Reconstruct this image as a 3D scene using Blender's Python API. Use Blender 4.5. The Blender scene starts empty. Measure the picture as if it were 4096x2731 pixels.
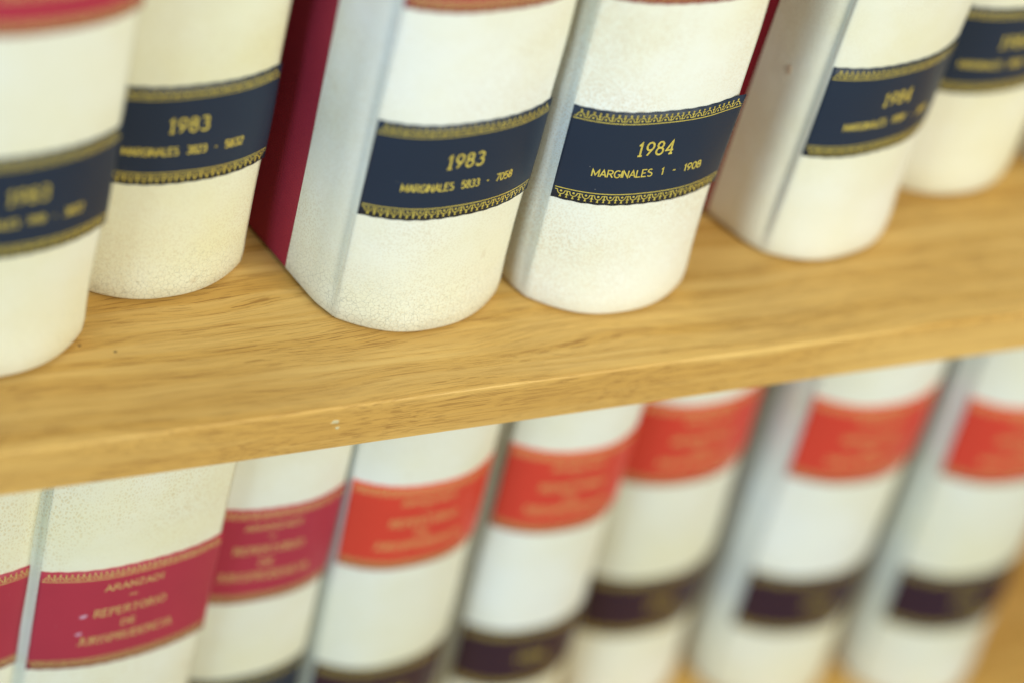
import bpy, math, random
import numpy as np
from mathutils import Vector, Matrix

random.seed(7)
sc = bpy.context.scene
COL = sc.collection

# ------------------------------------------------------------------ camera
AZ, EL, ROLL = 0.57855314, 0.71580891, 0.27647245
cd = bpy.data.cameras.new('camera')
cam = bpy.data.objects.new('camera', cd); COL.objects.link(cam)
d = Vector((math.sin(AZ)*math.cos(EL), math.cos(AZ)*math.cos(EL), -math.sin(EL)))
r0 = d.cross(Vector((0, 0, 1))).normalized(); u0 = r0.cross(d)
c_, s_ = math.cos(ROLL), math.sin(ROLL)
rx = c_*r0 + s_*u0; up = -s_*r0 + c_*u0
M = Matrix((rx, up, -d)).transposed().to_4x4()
M.translation = Vector((-0.46329122, -0.51808820, 0.55836269))
cam.matrix_world = M
cd.sensor_width = 36; cd.lens = 88.0684
cd.clip_start = 0.02; cd.clip_end = 50
cd.dof.use_dof = True; cd.dof.focus_distance = 0.832; cd.dof.aperture_fstop = 2.4
sc.camera = cam

# ------------------------------------------------------------------ light
w = bpy.data.worlds.new('World'); sc.world = w; w.use_nodes = True
bg = w.node_tree.nodes['Background']
bg.inputs[0].default_value = (0.90, 1.0, 0.99, 1); bg.inputs[1].default_value = 0.22

def area(name, loc, target, size, sy, power, col):
    l = bpy.data.lights.new(name, 'AREA'); l.shape = 'RECTANGLE'; l.size = size; l.size_y = sy
    l.energy = power; l.color = col
    o = bpy.data.objects.new(name, l); COL.objects.link(o); o.location = loc
    o.rotation_euler = (Vector(target)-Vector(loc)).to_track_quat('-Z', 'Y').to_euler()
    return o
area('window_light', (-2.3, -0.95, 0.75), (-0.1, 0.02, 0.0), 1.1, 1.3, 29, (0.50, 0.75, 1.0))
area('room_light', (0.30, -1.08, 0.72), (-0.18, 0.03, -0.02), 0.75, 0.6, 15.0, (0.985, 0.995, 0.875))
sc.view_settings.view_transform = 'Standard'; sc.view_settings.look = 'None'
sc.view_settings.exposure = 0.17; sc.view_settings.gamma = 1.0
sc.cycles.use_denoising = True
sc.cycles.max_bounces = 8

# ------------------------------------------------------------------ materials
def lin(r, g, b):
    f = lambda c: (c/255/12.92) if c/255 <= 0.04045 else ((c/255+0.055)/1.055)**2.4
    return (f(r), f(g), f(b), 1)

class NT:
    def __init__(s, name):
        s.m = bpy.data.materials.new(name); s.m.use_nodes = True
        s.t = s.m.node_tree; s.n = s.t.nodes; s.l = s.t.links
        s.p = s.n['Principled BSDF']
    def new(s, typ, **kw):
        n = s.n.new(typ)
        for k, v in kw.items():
            if k.startswith('i_'): n.inputs[k[2:].replace('_', ' ')].default_value = v
            else: setattr(n, k, v)
        return n
    def lk(s, a, b): s.l.new(a, b)
    def math(s, op, a, b=None, clamp=False):
        n = s.n.new('ShaderNodeMath'); n.operation = op; n.use_clamp = clamp
        for i, v in enumerate((a, b)):
            if v is None: continue
            if isinstance(v, (int, float)): n.inputs[i].default_value = v
            else: s.lk(v, n.inputs[i])
        return n.outputs[0]
    def ramp(s, fac, stops):
        n = s.n.new('ShaderNodeValToRGB'); e = n.color_ramp.elements
        while len(e) < len(stops): e.new(0.5)
        for k, (p, c) in enumerate(stops):
            e[k].position = p; e[k].color = c if len(c) == 4 else (*c, 1)
        s.lk(fac, n.inputs[0]); return n.outputs[0]
    def mix(s, fac, a, b, mode='MIX'):
        n = s.n.new('ShaderNodeMix'); n.data_type = 'RGBA'; n.blend_type = mode
        for k, v in ((0, fac), (6, a), (7, b)):
            if isinstance(v, (int, float)): n.inputs[k].default_value = v
            elif isinstance(v, tuple): n.inputs[k].default_value = v
            else: s.lk(v, n.inputs[k])
        return n.outputs[2]
    def coords(s, scale=(1, 1, 1), src='Object', off=None):
        tc = s.new('ShaderNodeTexCoord'); mp = s.new('ShaderNodeMapping')
        mp.inputs['Scale'].default_value = scale
        s.lk(tc.outputs[src], mp.inputs['Vector'])
        if off is not None: s.lk(off, mp.inputs['Location'])
        return mp.outputs[0]
    def rnd(s, k=3.0):
        oi = s.new('ShaderNodeObjectInfo')
        return s.math('MULTIPLY', oi.outputs['Random'], k)

def noise(t, vec, scale, detail=4, rough=0.55, dist=0.0):
    n = t.new('ShaderNodeTexNoise'); n.inputs['Scale'].default_value = scale
    n.inputs['Detail'].default_value = detail; n.inputs['Roughness'].default_value = rough
    n.inputs['Distortion'].default_value = dist
    t.lk(vec, n.inputs['Vector']); return n.outputs['Fac']

def leather(name, grain=1.0, crack=1.0, tint=(238, 236, 216), pit=(196, 168, 116), stretch=1.0, seed=0.0, net=False):
    t = NT(name)
    tc = t.new('ShaderNodeTexCoord'); mp = t.new('ShaderNodeMapping')
    mp.inputs['Location'].default_value = (seed, seed*1.7, seed*0.3)
    t.lk(tc.outputs['Object'], mp.inputs['Vector']); co = mp.outputs[0]
    # wobble so that cells are not regular
    nz = t.new('ShaderNodeTexNoise'); nz.inputs['Scale'].default_value = 420; nz.inputs['Detail'].default_value = 3
    t.lk(co, nz.inputs['Vector'])
    sub = t.new('ShaderNodeVectorMath', operation='SUBTRACT'); t.lk(nz.outputs['Color'], sub.inputs[0]); sub.inputs[1].default_value = (.5, .5, .5)
    scl = t.new('ShaderNodeVectorMath', operation='SCALE'); t.lk(sub.outputs[0], scl.inputs[0]); scl.inputs['Scale'].default_value = 0.0012
    add = t.new('ShaderNodeVectorMath', operation='ADD'); t.lk(co, add.inputs[0]); t.lk(scl.outputs[0], add.inputs[1])
    mp2 = t.new('ShaderNodeMapping'); mp2.inputs['Scale'].default_value = (1, 1, 1/stretch); t.lk(add.outputs[0], mp2.inputs['Vector'])
    v = t.new('ShaderNodeTexVoronoi', feature='DISTANCE_TO_EDGE' if net else 'F1'); v.inputs['Scale'].default_value = 900 if net else 1250; t.lk(mp2.outputs[0], v.inputs['Vector'])
    big = noise(t, co, 26, 3)
    patch = t.ramp(big, [(0.34, (0.1,)*3), (0.62, (1,)*3)])
    spot = t.ramp(v.outputs['Distance'], [(0.10, (0,)*3), (0.30, (1,)*3)] if net else [(0.12, (1,)*3), (0.60, (0,)*3)])
    spotm = t.math('MULTIPLY', t.math('MULTIPLY', spot, patch), 0.42*grain)
    # soft cloudy tone, handling marks
    tone = noise(t, co, 11, 5, 0.6)
    base = t.mix(t.ramp(tone, [(0.3, (0,)*3), (0.75, (1,)*3)]), lin(*tint), lin(tint[0]-8, tint[1]-15, tint[2]-42))
    c1 = t.mix(spotm, base, lin(*pit))
    # cracks of the old leather near the foot
    sep = t.new('ShaderNodeSeparateXYZ'); t.lk(tc.outputs['Object'], sep.inputs[0])
    low = t.ramp(t.math('ADD', sep.outputs['Z'], t.math('MULTIPLY', big, 0.03)), [(0.018, (1,)*3), (0.040, (0,)*3)])
    ck = t.new('ShaderNodeTexVoronoi', feature='DISTANCE_TO_EDGE'); ck.inputs['Scale'].default_value = 560; t.lk(add.outputs[0], ck.inputs['Vector'])
    ckl = t.ramp(ck.outputs['Distance'], [(0.0, (1,)*3), (0.05, (0,)*3)])
    ckm = t.math('MULTIPLY', t.math('MULTIPLY', ckl, low), 0.40*crack)
    c2 = t.mix(ckm, c1, lin(128, 120, 104))
    # a grimy rim where the foot rubs on the shelf, and a few stains
    rim = t.ramp(t.math('ADD', sep.outputs['Z'], t.math('MULTIPLY', noise(t, co, 90, 3), 0.006)), [(0.0035, (1,)*3), (0.0085, (0,)*3)])
    c3 = t.mix(t.math('MULTIPLY', rim, 0.35*crack), c2, lin(176, 160, 128))
    st = t.ramp(noise(t, co, 70, 2, 0.5), [(0.72, (0,)*3), (0.80, (1,)*3)])
    c4 = t.mix(t.math('MULTIPLY', st, 0.36), c3, lin(190, 158, 112))
    t.lk(c4, t.p.inputs['Base Color'])
    rg = t.ramp(tone, [(0.3, (0.42,)*3), (0.7, (0.56,)*3)]); t.lk(rg, t.p.inputs['Roughness'])
    t.p.inputs['Specular IOR Level'].default_value = 0.38
    h = t.math('SUBTRACT', t.math('MULTIPLY', t.math('MULTIPLY', spot, patch), -0.5*grain), t.math('MULTIPLY', t.math('MULTIPLY', ckl, low), 0.9*crack))
    b = t.new('ShaderNodeBump'); b.inputs['Strength'].default_value = 0.55; b.inputs['Distance'].default_value = 0.00018
    t.lk(h, b.inputs['Height'])
    b2 = t.new('ShaderNodeBump'); b2.inputs['Strength'].default_value = 0.5; b2.inputs['Distance'].default_value = 0.0009
    t.lk(noise(t, co, 60, 4), b2.inputs['Height']); t.lk(b.outputs[0], b2.inputs['Normal'])
    t.lk(b2.outputs[0], t.p.inputs['Normal'])
    return t.m

def cloth(name, col):
    t = NT(name); co = t.coords()
    wv = t.new('ShaderNodeTexWave', wave_type='BANDS', bands_direction='Z'); wv.inputs['Scale'].default_value = 260
    wv.inputs['Distortion'].default_value = 1.2; t.lk(co, wv.inputs['Vector'])
    wv2 = t.new('ShaderNodeTexWave', wave_type='BANDS', bands_direction='Y'); wv2.inputs['Scale'].default_value = 260
    wv2.inputs['Distortion'].default_value = 1.2; t.lk(co, wv2.inputs['Vector'])
    h = t.math('MULTIPLY', wv.outputs['Fac'], wv2.outputs['Fac'])
    n = noise(t, co, 40, 4)
    c = t.mix(t.math('MULTIPLY', n, 0.6), lin(*col), lin(int(col[0]*.8), int(col[1]*.6), int(col[2]*.7)))
    t.lk(c, t.p.inputs['Base Color']); t.p.inputs['Roughness'].default_value = 0.7
    b = t.new('ShaderNodeBump'); b.inputs['Strength'].default_value = 0.5; b.inputs['Distance'].default_value = 0.0002
    t.lk(h, b.inputs['Height']); t.lk(b.outputs[0], t.p.inputs['Normal'])
    return t.m

def skin(name, col, rough=0.42):
    """smooth dyed label leather"""
    t = NT(name); co = t.coords()
    n = noise(t, co, 35, 4)
    c = t.mix(t.math('MULTIPLY', n, 0.5), lin(*col), lin(int(col[0]*.78), int(col[1]*.78), int(col[2]*.8)))
    # tiny dust specks
    v = t.new('ShaderNodeTexVoronoi', feature='F1'); v.inputs['Scale'].default_value = 160; t.lk(co, v.inputs['Vector'])
    sp = t.ramp(v.outputs['Distance'], [(0.018, (1,)*3), (0.03, (0,)*3)])
    c = t.mix(t.math('MULTIPLY', sp, 0.35), c, lin(210, 205, 190))
    t.lk(c, t.p.inputs['Base Color']); t.p.inputs['Roughness'].default_value = rough
    t.p.inputs['Specular IOR Level'].default_value = 0.22
    b = t.new('ShaderNodeBump'); b.inputs['Strength'].default_value = 0.3; b.inputs['Distance'].default_value = 0.0001
    t.lk(noise(t, co, 1400, 2), b.inputs['Height']); t.lk(b.outputs[0], t.p.inputs['Normal'])
    return t.m

def gold(name='gold_foil', ca=(240, 216, 104), cb=(206, 180, 76)):
    t = NT(name); co = t.coords()
    n = noise(t, co, 700, 3)
    c = t.mix(t.ramp(n, [(0.35, (0,)*3), (0.7, (1,)*3)]), lin(*ca), lin(*cb))
    t.lk(c, t.p.inputs['Base Color']); t.p.inputs['Metallic'].default_value = 0.22
    t.p.inputs['Roughness'].default_value = 0.22
    return t.m

def oak(name, front=False):
    t = NT(name)
    tc = t.new('ShaderNodeTexCoord'); co = tc.outputs['Object']
    def mp(sx, sy, sz, rot=0.0):
        m = t.new('ShaderNodeMapping'); m.inputs['Scale'].default_value = (sx, sy, sz)
        m.inputs['Rotation'].default_value = (0, 0, rot); t.lk(co, m.inputs['Vector']); return m.outputs[0]
    warp = t.new('ShaderNodeTexNoise'); warp.inputs['Scale'].default_value = 1.0; warp.inputs['Detail'].default_value = 2
    t.lk(mp(7, 22, 22), warp.inputs['Vector'])
    wsub = t.new('ShaderNodeVectorMath', operation='SUBTRACT'); t.lk(warp.outputs['Color'], wsub.inputs[0]); wsub.inputs[1].default_value = (.5, .5, .5)
    wm = t.new('ShaderNodeVectorMath', operation='MULTIPLY'); t.lk(wsub.outputs[0], wm.inputs[0]); wm.inputs[1].default_value = (0, 0.022, 0.006)
    wa = t.new('ShaderNodeVectorMath', operation='ADD'); t.lk(co, wa.inputs[0]); t.lk(wm.outputs[0], wa.inputs[1])
    def mw(sx, sy, sz):
        m = t.new('ShaderNodeMapping'); m.inputs['Scale'].default_value = (sx, sy, sz); t.lk(wa.outputs[0], m.inputs['Vector']); return m.outputs[0]
    bands = noise(t, mw(2.6, 120, 120), 1.0, 4, 0.6, 0.2)
    fine = noise(t, mw(14, 520, 520), 1.0, 3, 0.6)
    broad = noise(t, mw(2.0, 20, 30), 1.0, 3, 0.5)
    pores = noise(t, mw(60, 2900, 2900), 1.0, 2, 0.5)
    c0 = t.mix(t.ramp(bands, [(0.38, (0,)*3), (0.62, (1,)*3)]), lin(242, 198, 116) if front else lin(236, 194, 116), lin(226, 176, 92) if front else lin(217, 168, 86))
    c1 = t.mix(t.math('MULTIPLY', t.ramp(fine, [(0.42, (0,)*3), (0.7, (1,)*3)]), 0.4), c0, lin(196, 150, 80))
    c2 = t.mix(t.math('MULTIPLY', t.ramp(broad, [(0.42, (0,)*3), (0.72, (1,)*3)]), 0.5), c1, lin(190, 140, 70))
    pm = t.math('MULTIPLY', t.ramp(pores, [(0.555, (0,)*3), (0.595, (1,)*3)]), t.ramp(bands, [(0.40, (0.15,)*3), (0.58, (1,)*3)]))
    c3 = t.mix(t.math('MULTIPLY', pm, 0.50 if front else 0.62), c2, lin(140, 92, 44))
    t.lk(c3, t.p.inputs['Base Color'])
    t.p.inputs['Roughness'].default_value = 0.22
    t.lk(t.ramp(bands, [(0.3, (0.36,)*3), (0.7, (0.46,)*3)]), t.p.inputs['Roughness'])
    t.p.inputs['Specular IOR Level'].default_value = 0.22
    b = t.new('ShaderNodeBump'); b.inputs['Strength'].default_value = 0.35; b.inputs['Distance'].default_value = 0.00025
    t.lk(t.math('SUBTRACT', t.math('MULTIPLY', bands, 0.4), pm), b.inputs['Height']); t.lk(b.outputs[0], t.p.inputs['Normal'])
    return t.m

def plain(name, col, rough=0.8):
    t = NT(name); n = noise(t, t.coords((1, 1, 1)), 200, 3)
    t.lk(t.mix(n, lin(*col), lin(*[int(c*.86) for c in col])), t.p.inputs['Base Color'])
    t.p.inputs['Roughness'].default_value = rough; return t.m

def paper():
    t = NT('page_edges'); n = noise(t, t.coords((2500, 4, 4)), 1, 2)
    t.lk(t.mix(n, lin(232, 222, 196), lin(190, 176, 146)), t.p.inputs['Base Color'])
    t.p.inputs['Roughness'].default_value = 0.85; return t.m

GOLD = gold(); LITGOLD = gold('gold_foil_lit', (248, 220, 140), (226, 190, 108)); NAVY = skin('navy_label_leather', (43, 52, 68)); CRIMSON = skin('crimson_label_leather', (186, 58, 74))  # title labels carry the same gold, its reflected light put into a paler colour
SCARLET = skin('scarlet_label_leather', (228, 74, 54)); PLUM = skin('plum_label_leather', (62, 38, 48))
REDCLOTH = cloth('crimson_cloth', (172, 38, 62)); OAK = oak('oak_veneer'); OAK_EDGE = oak('oak_edge_band', True); PAPER = paper()

# ------------------------------------------------------------------ helpers
def mesh_obj(name, verts, faces, mat, parent=None, smooth=False):
    me = bpy.data.meshes.new(name); me.from_pydata([tuple(v) for v in verts], [], faces)
    if smooth: me.polygons.foreach_set('use_smooth', [True]*len(me.polygons))
    me.update(); me.materials.append(mat)
    o = bpy.data.objects.new(name, me); COL.objects.link(o); o.parent = parent
    return o

def rounded_box(name, lo, hi, bev, mat, parent, seg=3):
    import bmesh
    bm = bmesh.new(); bmesh.ops.create_cube(bm, size=1)
    for v in bm.verts:
        v.co = Vector([lo[i] + (v.co[i]+.5)*(hi[i]-lo[i]) for i in range(3)])
    bmesh.ops.bevel(bm, geom=bm.edges[:], offset=bev, segments=seg, affect='EDGES', profile=0.5)
    me = bpy.data.meshes.new(name); bm.to_mesh(me); bm.free(); me.materials.append(mat)
    me.polygons.foreach_set('use_smooth', [False]*len(me.polygons))
    o = bpy.data.objects.new(name, me); COL.objects.link(o); o.parent = parent
    return o

# ---- stroke lettering: each glyph is a list of polylines in a box  width x 1
def arcp(cx, cy, rx_, ry_, a0, a1, n=10):
    return [(cx+rx_*math.cos(math.radians(a0+(a1-a0)*i/n)), cy+ry_*math.sin(math.radians(a0+(a1-a0)*i/n))) for i in range(n+1)]
G = {
 'A': (.70, [[(0,0),(.35,1),(.70,0)], [(.13,.33),(.57,.33)]]),
 'R': (.64, [[(0,0),(0,1),(.34,1)]+arcp(.34,.75,.24,.25,90,-90)+[(0,.5)], [(.28,.5),(.62,0)]]),
 'N': (.66, [[(0,0),(0,1),(.64,0),(.64,1)]]),
 'Z': (.60, [[(.02,1),(.58,1),(0,0),(.60,0)]]),
 'D': (.66, [[(0,0),(0,1),(.28,1)]+arcp(.28,.5,.36,.5,90,-90,12)+[(0,0)]]),
 'I': (.0, [[(0,0),(0,1)]]),
 'E': (.56, [[(.54,1),(0,1),(0,0),(.56,0)], [(0,.52),(.44,.52)]]),
 'P': (.58, [[(0,0),(0,1),(.30,1)]+arcp(.30,.73,.26,.27,90,-90)+[(0,.46)]]),
 'T': (.62, [[(0,1),(.62,1)], [(.31,1),(.31,0)]]),
 'O': (.72, [arcp(.36,.5,.36,.5,0,360,20)]),
 'J': (.40, [[(.38,1),(.38,.22)]+arcp(.19,.22,.19,.22,0,-150,8)]),
 'U': (.64, [[(0,1),(0,.30)]+arcp(.32,.30,.32,.30,180,360,10)+[(.64,1)]]),
 'S': (.56, [arcp(.28,.75,.26,.25,40,200,8)+arcp(.28,.25,.28,.26,70,-150,10)]),
 'C': (.64, [arcp(.36,.5,.36,.5,48,312,16)]),
 'M': (.78, [[(0,0),(0,1),(.39,.22),(.78,1),(.78,0)]]),
 'G': (.70, [arcp(.36,.5,.36,.5,48,330,16)+[(.68,.42),(.42,.42)]]),
 'L': (.52, [[(0,1),(0,0),(.52,0)]]),
 '-': (.34, [[(0,.46),(.34,.46)]]),
 '0': (.54, [arcp(.27,.5,.27,.5,0,360,20)]),
 '1': (.30, [[(0,.78),(.18,1),(.18,0)]]),
 '2': (.54, [arcp(.27,.74,.26,.26,165,-40,10)+[(0,0),(.54,0)]]),
 '3': (.54, [arcp(.26,.76,.24,.24,150,-80,9)+arcp(.26,.27,.28,.27,80,-150,11)]),
 '4': (.56, [[(.40,0),(.40,1),(0,.28),(.56,.28)]]),
 '5': (.54, [[(.50,1),(.08,1),(.04,.55)]+arcp(.26,.32,.28,.32,130,-145,11)]),
 '6': (.54, [[(.42,1),(.10,.55)]+arcp(.27,.30,.27,.30,150,-210,16)]),
 '7': (.54, [[(0,1),(.54,1),(.16,0)]]),
 '8': (.54, [arcp(.27,.76,.22,.24,0,360,14), arcp(.27,.27,.27,.27,0,360,14)]),
 '9': (.54, [arcp(.27,.70,.27,.30,-30,330,16)[::-1]+[(.12,0)]]),
}
SERIF = {  # little feet of the roman capitals and the year numerals (x, y, half width)
 'A': [(0,0,.12),(.70,0,.12)], 'R': [(0,0,.11),(0,1,.08),(.62,0,.10)], 'N': [(0,0,.11),(0,1,.09),(.64,1,.11)],
 'D': [(0,0,.08),(0,1,.08)], 'I': [(0,0,.12),(0,1,.12)], 'E': [(0,0,.08),(0,1,.08)], 'P': [(0,0,.12),(0,1,.08)],
 'T': [(.31,0,.12)], 'J': [(.38,1,.12)], 'U': [(0,1,.12),(.64,1,.12)], '1': [(.18,0,.17)], '4': [(.40,0,.15)],
}
def text_strokes(txt, h, gap, serif, space=.45):
    x = 0; out = []
    for ch in txt:
        if ch == ' ': x += space*h; continue
        wd, pl = G[ch]
        padl = .10 if (serif and ch in 'I') else (.06 if ch == '1' and serif else 0)
        x += padl*h
        for p in pl: out.append([(x+a*h, b*h) for a, b in p])
        if serif:
            for sx, sy, hw in SERIF.get(ch, []):
                out.append([(x+(sx-hw)*h, sy*h), (x+(sx+hw)*h, sy*h)])
        x += (wd+padl+gap)*h
    return out, x-gap*h

def subdivide(pl, step):
    out = [pl[0]]
    for a, b in zip(pl, pl[1:]):
        n = max(1, int(math.hypot(b[0]-a[0], b[1]-a[1])/step + .999))
        out += [(a[0]+(b[0]-a[0])*i/n, a[1]+(b[1]-a[1])*i/n) for i in range(1, n+1)]
    return out

class Foil:
    """collects flat 2-d shapes (s, z) laid on the curved label"""
    def __init__(s, fmap, off, mat=None): s.f = fmap; s.mat = mat or GOLD; s.off = off; s.v = []; s.fc = []; s.k = 0
    def _lay(s): s.k += 1; return s.off + (s.k % 9)*0.000004
    def ribbon(s, pl, wd, step=.0008):
        pl = [p for i, p in enumerate(pl) if i == 0 or math.hypot(p[0]-pl[i-1][0], p[1]-pl[i-1][1]) > 1e-6]
        pl = subdivide(pl, step); n = len(pl); off = s._lay(); b = len(s.v)
        for i, p in enumerate(pl):
            a = pl[max(i-1, 0)]; c = pl[min(i+1, n-1)]
            d1 = Vector((p[0]-a[0], p[1]-a[1])); d2 = Vector((c[0]-p[0], c[1]-p[1]))
            if d1.length == 0: d1 = d2
            if d2.length == 0: d2 = d1
            d1.normalize(); d2.normalize(); t = (d1+d2)
            t = t.normalized() if t.length > .2 else d1
            nrm = Vector((-t.y, t.x)); k = 1/max(.45, nrm.dot(Vector((-d1.y, d1.x))))
            for sg in (1, -1):
                s.v.append(s.f(p[0]+sg*nrm.x*wd/2*k, p[1]+sg*nrm.y*wd/2*k, off))
        for i in range(n-1): s.fc.append((b+2*i, b+2*i+1, b+2*i+3, b+2*i+2))
    def poly(s, pts):
        off = s._lay(); b = len(s.v)
        for p in pts: s.v.append(s.f(p[0], p[1], off))
        s.fc.append(tuple(range(b, b+len(pts))))
    def build(s, name, parent, mat=None): return mesh_obj(name, s.v, s.fc, mat or s.mat, parent)

def border(F, s0, s1, zedge, sgn, pitch=.00395):
    """lace tooling: a rule, a row of arches with a dot inside, buds above; sgn=-1 hangs below a top edge, +1 rises from a bottom edge"""
    Z = lambda d_: zedge + sgn*d_
    F.ribbon([(s0+.0006, Z(.0046)), (s1-.0006, Z(.0046))], .00036, .0014)
    n = int((s1-s0-.0016)/pitch); p = (s1-s0-.0016)/n; rr = p*.30
    for i in range(n):
        c = s0+.0008+(i+.5)*p; bz = .0037
        pl = [(c-p/2, Z(bz))] + [(c+rr*math.cos(a), Z(bz-.0001-1.25*rr*math.sin(a))) for a in [math.pi*(1-j/8) for j in range(9)]] + [(c+p/2, Z(bz))]
        F.ribbon(pl, .00031, .002)
        F.poly([(c+.00042*math.cos(a), Z(bz-.00035)+.00042*math.sin(a)) for a in [2*math.pi*j/8 for j in range(8)]])
        F.poly([(c-.00012, Z(.0019)), (c+.00012, Z(.0019)), (c+.00042, Z(.0009)), (c-.00042, Z(.0009))])       # bud on the arch
        q = c+p/2
        if i < n-1:
            F.ribbon([(q, Z(bz)), (q, Z(.0016))], .00034, .002)                                         # palmette between two arches
            F.poly([(q-.0007, Z(.0020)), (q-.0001, Z(.0027)), (q-.0002, Z(.0021))])
            F.poly([(q+.0007, Z(.0020)), (q+.0001, Z(.0027)), (q+.0002, Z(.0021))])
            F.poly([(q-.0004, Z(.0010)), (q, Z(.0019)), (q+.0004, Z(.0010))])

# ------------------------------------------------------------------ one bound volume
BOOKS = []
H, DEPTH, BOARD = .240, .172, .0024
def make_book(name, label, x, y, z, lean, yaw, wd, bulge, mat, series, lines_year, lines_title,
              zt, zy, leather_back=.027, group=None, flap=False, seed=1, fine=True, chips=False):
    rn = random.Random(seed)
    root = bpy.data.objects.new(name, None); COL.objects.link(root); root.empty_display_size = .02
    lift = abs(math.sin(lean))*wd*(1 if lean > 0 else 0)+.0006
    root.location = (x, y, z+lift); root.rotation_euler = (0, lean, yaw)
    root['label'] = label; root['category'] = 'book'; BOOKS.append(root)
    if group: root['group'] = group
    ex = 2.4
    # arc table of the rounded spine
    N = 160
    us = np.linspace(0, 1, N+1)
    ax = us*wd; ay = -bulge*(1-np.abs(2*us-1)**ex)
    ay_foot = -(1-np.abs(2*us-1)**ex)
    def swell(s, zz):      # old spines splay towards the foot
        return .0057*math.exp(-(max(zz, 0)/.030)**1.25)*(-float(np.interp(min(max(s, 0), LT), L, ay_foot)))
    L = np.concatenate([[0], np.cumsum(np.hypot(np.diff(ax), np.diff(ay)))]); LT = L[-1]
    def plan(s):
        s_ = min(max(s, 0), LT)
        px = np.interp(s_, L, ax); py = np.interp(s_, L, ay)
        e = .0006
        tx = np.interp(min(s_+e, LT), L, ax)-np.interp(max(s_-e, 0), L, ax); ty = np.interp(min(s_+e, LT), L, ay)-np.interp(max(s_-e, 0), L, ay)
        ln = math.hypot(tx, ty); tx /= ln; ty /= ln
        if s < 0: px += s*tx; py += s*ty
        if s > LT: px += (s-LT)*tx; py += (s-LT)*ty
        return px, py, ty, -tx          # point, outward normal
    ph = [rn.uniform(0, 6.28) for _ in range(6)]
    def wob(s, zz):   # hand-bound leather is never quite even
        return .00022*math.sin(zz*48+ph[0]+s*30) + .00016*math.sin(s*140+ph[1]+zz*20) + .00012*math.sin(zz*130+ph[2]-s*70)
    def fmap(s, zz, off):
        px, py, nx, ny = plan(s)
        o = off + wob(s, zz)
        return (px+nx*o, py+ny*o-swell(s, zz), zz)
    # --- plan outline, left board -> hinge -> spine -> hinge -> right board
    lb = leather_back; COCK = -.17      # the boards have slipped sideways behind the spine, as on much-handled volumes
    ck = lambda a, b: a+COCK*max(0, b)
    left = [(-BOARD, lb), (-BOARD, lb*.7), (-BOARD, lb*.45), (-BOARD, .0118), (-.00235, .0100), (-.0021, .0084), (-.0017, .0068), (-.0010, .0052), (0, .0042),
            (.0009, .0033), (.0010, .0025), (.0001, .0017), (-.0005, .0008)]
    prof = [(a, b, 0) for a, b in left]
    ns = 44
    mid = []
    for i in range(ns+1):
        s = LT*i/ns; px, py, nx, ny = plan(s); mid.append((px, py, s))
    prof += mid
    SH_ = .0034
    prof += [(wd-SH_-a, b+.0006, LT) for a, b in left[::-1]]
    prof = [(ck(a, b) if not 13 <= k < 13+ns+1 else a, b, s) for k, (a, b, s) in enumerate(prof)]
    P = np.array([(a, b) for a, b, _ in prof])
    T = np.gradient(P, axis=0); T /= np.linalg.norm(T, axis=1)[:, None]; NR = np.stack([T[:, 1], -T[:, 0]], 1)
    jr = 13+ns; NR[jr+1:] = (1.0, 0.0); NR[jr] = plan(LT)[2:]
    zl = [(.0020, .0002), (.0012, 0), (.0006, .0001), (.0002, .0005), (0, .0012)]
    levels = zl + [(0, .0012+(H-.0024)*k/46) for k in range(1, 46)] + [(o, H-q) for o, q in zl[::-1]]
    V = []; n = len(P)
    for o, zz in levels:
        foot = .0005*math.exp(-((zz-.006)/.006)**2)        # headcap swelling at the foot
        for i in range(n):
            s = prof[i][2]
            flat = 1.0 if 13 <= i < n-13 else .25
            fl = math.exp(-(zz/.012)**2) if 4 <= min(i, n-1-i) <= 12 else 0     # the hinge groove closes towards the foot
            gx = 0
            if fl:
                q = min(1, max(0, (left[4][1]-P[i, 1])/(left[4][1]-left[12][1]))); tgt = ck(-.00235+.0021*q**1.5, P[i, 1])
                gx = (tgt-P[i, 0])*fl if i < 20 else 0
            oo = -o + wob(s, zz)*flat + foot*flat
            V.append((P[i, 0]+gx+NR[i, 0]*oo, P[i, 1]+NR[i, 1]*oo-(swell(s, zz) if 13 <= i < n-13 else 0), zz))
    m = len(levels); FC = []
    for j in range(m-1):
        for i in range(n-1):
            FC.append((j*n+i, j*n+i+1, (j+1)*n+i+1, (j+1)*n+i))
    # inner wall closes the shell
    b0 = len(V)
    iz = (.0002, .012, .024, .036, .05, .07, .10, H-.0002)
    for zz in iz:
        for i in range(n): V.append((P[i, 0]-NR[i, 0]*.0021, P[i, 1]-NR[i, 1]*.0021-(swell(prof[i][2], zz) if 13 <= i < n-13 else 0), zz))
    for i in range(n-1):
        for k in range(len(iz)-1): FC.append((b0+k*n+i+1, b0+k*n+i, b0+(k+1)*n+i, b0+(k+1)*n+i+1))
        bt = b0+(len(iz)-1)*n
        FC.append((i+1, i, b0+i, b0+i+1)); FC.append(((m-1)*n+i, (m-1)*n+i+1, bt+i+1, bt+i))
    mesh_obj('leather_spine', V, FC, mat, root, True)
    # --- boards in red cloth, page block
    rounded_box('front_board', (-BOARD+.0003, lb-.001, 0.0002), (-.0001, DEPTH, H-.0002), .0005, REDCLOTH, root)
    rounded_box('back_board', (wd-SH_+.0001, lb-.001, 0.0002), (wd-SH_+BOARD-.0003, DEPTH, H-.0002), .0005, REDCLOTH, root)
    rounded_box('page_block', (.0004, .004, .0035), (wd-SH_-.0004, DEPTH-.004, H-.0035), .0006, PAPER, root, 1)
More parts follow.
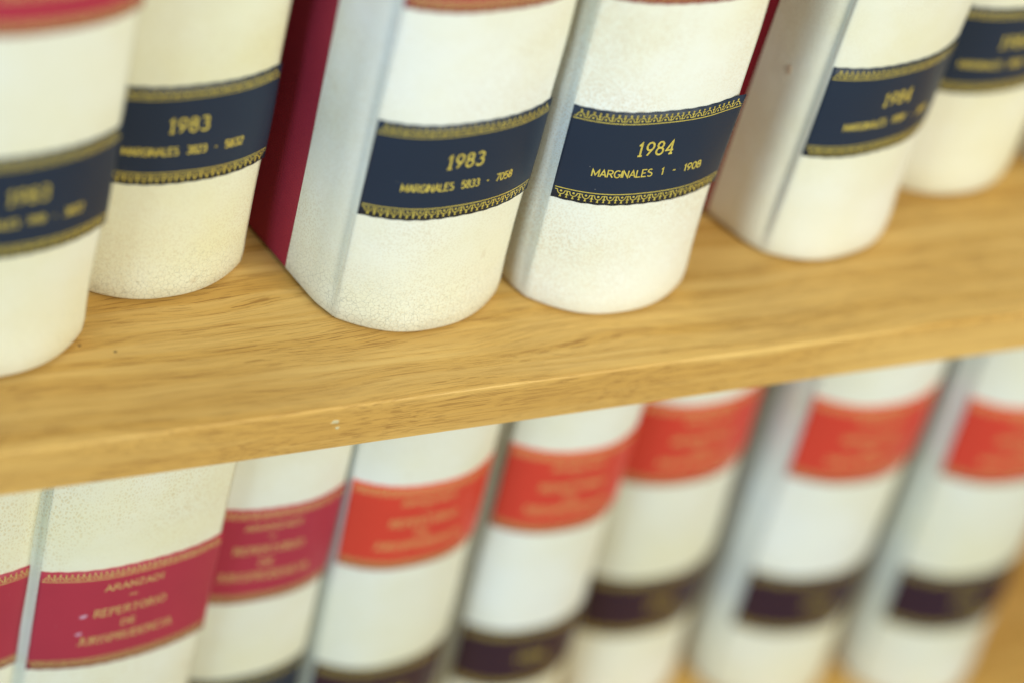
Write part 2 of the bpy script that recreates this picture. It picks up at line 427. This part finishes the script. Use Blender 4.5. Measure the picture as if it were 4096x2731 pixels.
    for ch in root.children:
        if ch.name.split('.')[0] in ('front_board', 'back_board', 'page_block'):
            for v in ch.data.vertices: v.co.x = ck(v.co.x, v.co.y)
    # --- labels
    def label_part(pname, z0, z1, lmat, tl):
        s0, s1 = -.0004, LT+.0010
        nx_, nz_ = 56, 8; V = []; FC = []
        th = .00042
        def lift_(s, zz):
            if not flap: return 0
            q = max(0, (s-(LT*.84))/(LT*.16)); return .0015*q*q*(.15+.85*max(0, (zz-z0)/(z1-z0))**2)
        for k, off in ((0, th), (1, .00002)):
            for j in range(nz_+1):
                for i in range(nx_+1):
                    s = s0+(s1-s0)*i/nx_; zz = z0+(z1-z0)*j/nz_
                    if j in (0, nz_): zz += .00012*math.sin(i*1.3+ph[3]+j)
                    o = off
                    if k == 0 and (i in (0, nx_) or j in (0, nz_)): o = th*.75
                    V.append(fmap(s, zz, o+lift_(s, zz)))
        st = nx_+1; B = st*(nz_+1)
        for j in range(nz_):
            for i in range(nx_): FC.append((j*st+i, j*st+i+1, (j+1)*st+i+1, (j+1)*st+i))
        for i in range(nx_):
            FC.append((i+1, i, B+i, B+i+1)); a = nz_*st+i; FC.append((a, a+1, B+a+1, B+a))
        for j in range(nz_):
            a = j*st; FC.append((a, a+st, B+a+st, B+a)); a = j*st+nx_; FC.append((a+st, a, B+a, B+a+st))
        lo = mesh_obj(pname, V, FC, lmat, root, True)
        fm = lambda s, zz, off: fmap(s, zz, off+th+lift_(s, zz))
        for ze, sg in ((z1-.0001, -1), (z0+.0001, 1)):
            F = Foil(fm, .00005, LITGOLD if pname == 'title_label' else GOLD); border(F, s0+.0001, s1-.0001, ze, sg); F.build('gold_border', lo)
        F = Foil(fm, .00005, LITGOLD if pname == 'title_label' else GOLD)
        for (txt, frac, h, width, stroke, serif, dx) in tl:
            if txt == '_':
                F.ribbon([(LT/2+dx-width/2, z1-frac*(z1-z0)), (LT/2+dx+width/2, z1-frac*(z1-z0))], stroke)
                continue
            st_, tw = text_strokes(txt, h, .26 if serif else .17, serif, 1.05 if txt.startswith('MARG') else .45)
            k = width/tw; zc = z1-frac*(z1-z0)-h/2
            for p in st_:
                F.ribbon([(LT/2+dx-width/2+a*k, zc+b) for a, b in p], stroke)
        F.build('gold_lettering', lo)
        if chips and pname == 'title_label':
            for cs, cz, rr in ((LT*.245, z1-.45*(z1-z0), .0014), (LT*.235, z1-.63*(z1-z0), .0012)):
                Q = Foil(fm, .00010)
                Q.poly([(cs+rr*(1+.15*math.sin(3*a))*math.cos(a), cz+rr*.62*math.sin(a)+.25*rr*math.cos(a)) for a in [2*math.pi*j/14 for j in range(14)]])
                Q.build('worn_spot', lo, PINK)
        return lo
    cT, cY = {'crimson': (CRIMSON, NAVY), 'scarlet': (SCARLET, PLUM)}[series]
    label_part('title_label', zt[0], zt[1], cT, lines_title)
    label_part('year_label', zy[0], zy[1], cY, lines_year)
    return root

PINK = plain('bare_board', (226, 170, 190), .6)

TITLE = [('ARANZADI', .19, .0027, .0215, .00036, True, .0), ('_', .30, 0, .003, .0004, False, 0),
         ('REPERTORIO', .435, .0035, .0265, .00042, True, .0), ('DE', .575, .0028, .0052, .00040, True, 0),
         ('JURISPRUDENCIA', .715, .0036, .0355, .00042, True, .0)]
def year(y_, rng, dx=0.0):
    return [(y_, .40, .0054, .0132, .00072, True, dx), (('MARGINALES '+rng), .66, .0029, .0405, .00046, False, dx)]

LA = leather('cream_leather_smooth', .45, .55, (241, 240, 228), seed=1.3)
LB = leather('cream_leather_cracked', .8, 1.0, (239, 238, 224), seed=4.1)
LC = leather('cream_leather_grained', .9, 1.0, (245, 245, 238), seed=7.7)
LD = leather('cream_leather_pebbled', 1.6, .35, (247, 246, 238), (216, 190, 148), seed=2.9)
LE = leather('cream_leather_aged', .5, .4, (241, 240, 230), seed=9.2)
LF = leather('cream_leather_lined', 1.3, .2, (244, 242, 228), (214, 188, 134), stretch=1.6, seed=5.5, net=True)

ZT, ZY = (.1283, .1793), (.0460, .0848)
GU = 'cream law volumes standing on the oak shelf'
GL = 'cream law volumes standing on the shelf below'
UP = [
 ('law_book', 'out-of-focus cream volume cut off by the left edge, on the upper shelf', -0.3152, 0.0386, 0.0450, 0.1500, 0.0614, 0.0068, LA, '1983', '1910 - 3822', .0),
 ('law_book', 'cream volume lettered 1983 and 3823 - 5832, set back, cracked foot beside the wide gap', -0.2537, 0.0700, 0.0118, 0.0310, 0.0612, 0.0068, LB, '1983', '3823 - 5832', .0),
 ('law_book', 'cream volume lettered 1983 and 5833 - 7058 with red cloth side showing along the gap', -0.1698, 0.0395, 0.0064, 0.0682, 0.0614, 0.0068, LC, '1983', '5833 - 7058', .0),
 ('law_book', 'cream pebbled volume lettered 1984 and 1 - 1908, sharpest, its navy label lifting at one corner', -0.0992, 0.0391, -0.0183, -0.0367, 0.0602, 0.0068, LD, '1984', '1 - 1908', .0),
 ('law_book', 'blurred cream volume lettered 1984 turned askew, its greyish side and dark red strip showing', 0.0006, 0.0458, 0.0136, 0.2205, 0.0614, 0.0068, LE, '1984', '1909 - 3819', .0),
 ('law_book', 'blurred cream volume set far back behind the askew one, at upper right', 0.0685, 0.0779, 0.0000, 0.0343, 0.0614, 0.0068, LA, '1984', '3820 - 5706', .0),
 ('law_book', 'cream volume of which only a sliver shows at the right edge of the upper shelf', 0.1440, 0.0700, 0.0000, 0.0300, 0.0614, 0.0068, LE, '1985', '1 - 1890', .0),
]
for i, (nm, lab, x, y, ln, yw, wd, bu, mt, yr, rg, dx) in enumerate(UP):
    make_book(nm, lab, x, y, 0, ln, yw, wd, bu, mt, 'crimson', year(yr, rg, dx), TITLE, ZT, ZY, group=GU, flap=(i == 3), seed=11+i)

ZL = -.2700
OT, OY = (ZL*-1-.1322, ZL*-1-.0865), (ZL*-1-.2259, ZL*-1-.1897)
YP = [('1984', .5, .0050, .0130, .0006, True, .003)]
LO = [
 ('law_book', 'cream volume with crimson label cut by the left edge under the shelf', -0.3290, 0.0334, 0.0257, -0.0182, 0.0655, 0.0060, LF, 'crimson'),
 ('law_book', 'cream wrinkled volume with sharp crimson title label and two worn pink spots', -0.2634, 0.0251, 0.0270, 0.0990, 0.0665, 0.0052, LF, 'crimson'),
 ('law_book', 'narrow cream volume with blurred crimson label between the spotted one and the first scarlet label', -0.2032, 0.0465, 0.0055, 0.0100, 0.0560, 0.0070, LE, 'crimson'),
 ('law_book', 'blurred cream volume with scarlet label, first scarlet one after the crimson labels', -0.1477, 0.0441, -0.0217, 0.0351, 0.0560, 0.0092, LA, 'scarlet'),
 ('law_book', 'blurred cream volume with scarlet label, second scarlet one after the crimson labels', -0.0816, 0.0503, -0.0220, -0.0200, 0.0525, 0.0092, LC, 'scarlet'),
 ('law_book', 'blurred cream volume set back under the shelf, its scarlet label touching the shelf edge', -0.0237, 0.0630, -0.0518, 0.0228, 0.0570, 0.0092, LE, 'scarlet'),
 ('law_book', 'very blurred cream volume with scarlet and plum labels just after the wide gap', 0.0518, 0.0509, -0.0295, -0.0500, 0.0570, 0.0092, LC, 'scarlet'),
 ('law_book', 'very blurred last cream volume with scarlet and plum labels at the lower right corner', 0.1174, 0.0377, -0.0494, -0.1000, 0.0570, 0.0092, LE, 'scarlet'),
]
for i, (nm, lab, x, y, ln, yw, wd, bu, mt, ser) in enumerate(LO):
    if ser == 'crimson':
        make_book(nm, lab, x+math.sin(ln)*ZL, y, ZL, ln, yw, wd, bu, mt, ser, year('1978', '1 - 1900') if wd > .06 else YP, TITLE, ZT, ZY, group=GL, seed=31+i, chips=(i == 1))
    else:
        make_book(nm, lab, x+math.sin(ln)*ZL, y, ZL, ln, yw, wd, bu, mt, ser, YP, TITLE, OT, OY, group=GL, seed=31+i)

# ------------------------------------------------------------------ bookcase
case = bpy.data.objects.new('bookcase', None); COL.objects.link(case)
case['label'] = 'light oak bookcase whose shelf with a rounded front edge carries the cream volumes'; case['category'] = 'bookcase'
X0, X1 = -.75, .95
def shelf(z):
    s = rounded_box('shelf', (X0, .0040, z-.0188), (X1, .26, z), .00002, OAK, case, 1)
    r_ = .0009; pf = [(.0040, z), (r_, z)] + [(r_-r_*math.sin(a), z-r_+r_*math.cos(a)) for a in [math.pi/12*k for k in range(1, 6)]] + [(0, z-r_), (0, z-.0190+.0004), (.0004, z-.0190), (.0040, z-.0190)]
    n = len(pf); nx = 60; V = []; FC = []
    rn = random.Random(5)
    for k in range(nx+1):
        xx = X0+(X1-X0)*k/nx; wv = .00008*math.sin(xx*37+1)+rn.uniform(-1, 1)*.00003
        V += [(xx, a+(wv if a < .003 else 0), b) for a, b in pf]
    for k in range(nx):
        FC += [(k*n+q, (k+1)*n+q, (k+1)*n+(q+1) % n, k*n+(q+1) % n) for q in range(n-1)]
    FC += [tuple(range(n)), tuple(range(nx*n, nx*n+n))[::-1]]
    e = mesh_obj('edge_strip', V, FC, OAK_EDGE, s)
    return s, e
SH, ST = shelf(0); shelf(ZL)
bk = rounded_box('back_panel', (X0, .262, ZL-.08), (X1, .268, .30), .0005, OAK, case, 1)

# dent chipped out of the front edge of the shelf, two dark specks on its top

def blot(name, cx, cy, rx_, ry_, plane, mat, parent, sd):
    rn = random.Random(sd); n = 12
    rr = [1+rn.uniform(-.3, .3) for _ in range(n)]
    pts = [(rx_*rr[k]*math.cos(2*math.pi*k/n), ry_*rr[k]*math.sin(2*math.pi*k/n)) for k in range(n)]
    top = [plane(cx+a*.8, cy+b*.8, .00012) for a, b in pts]; bot = [plane(cx+a, cy+b, -.00005) for a, b in pts]
    f = [tuple(range(n))] + [(k, n+k, n+(k+1) % n, (k+1) % n) for k in range(n)]
    return mesh_obj(name, top+bot, f, mat, parent)
PALE = plain('bruised_varnish', (232, 212, 160), .5); DARK = plain('dark_speck', (70, 52, 36), .6); BROWN = plain('brown_stain', (236, 216, 190), .7)
front = lambda a, b, o: (a, -o, b)
blot('dent', -.1824, -.0064, .0016, .0008, front, PALE, ST, 3)
blot('dent', -.1812, -.0094, .0008, .0005, front, PALE, ST, 5)
topf = lambda a, b, o: (a, b, o)
blot('speck', -.2566, .0424, .0005, .0005, topf, DARK, SH, 1)
blot('speck', -.2461, .0377, .0005, .0004, topf, DARK, SH, 2)
blot('stain', .0142, .0746, .0010, .0022, lambda a, b, o: (-BOARD-.00035-o-.17*a, a, b), BROWN, BOOKS[4], 6)
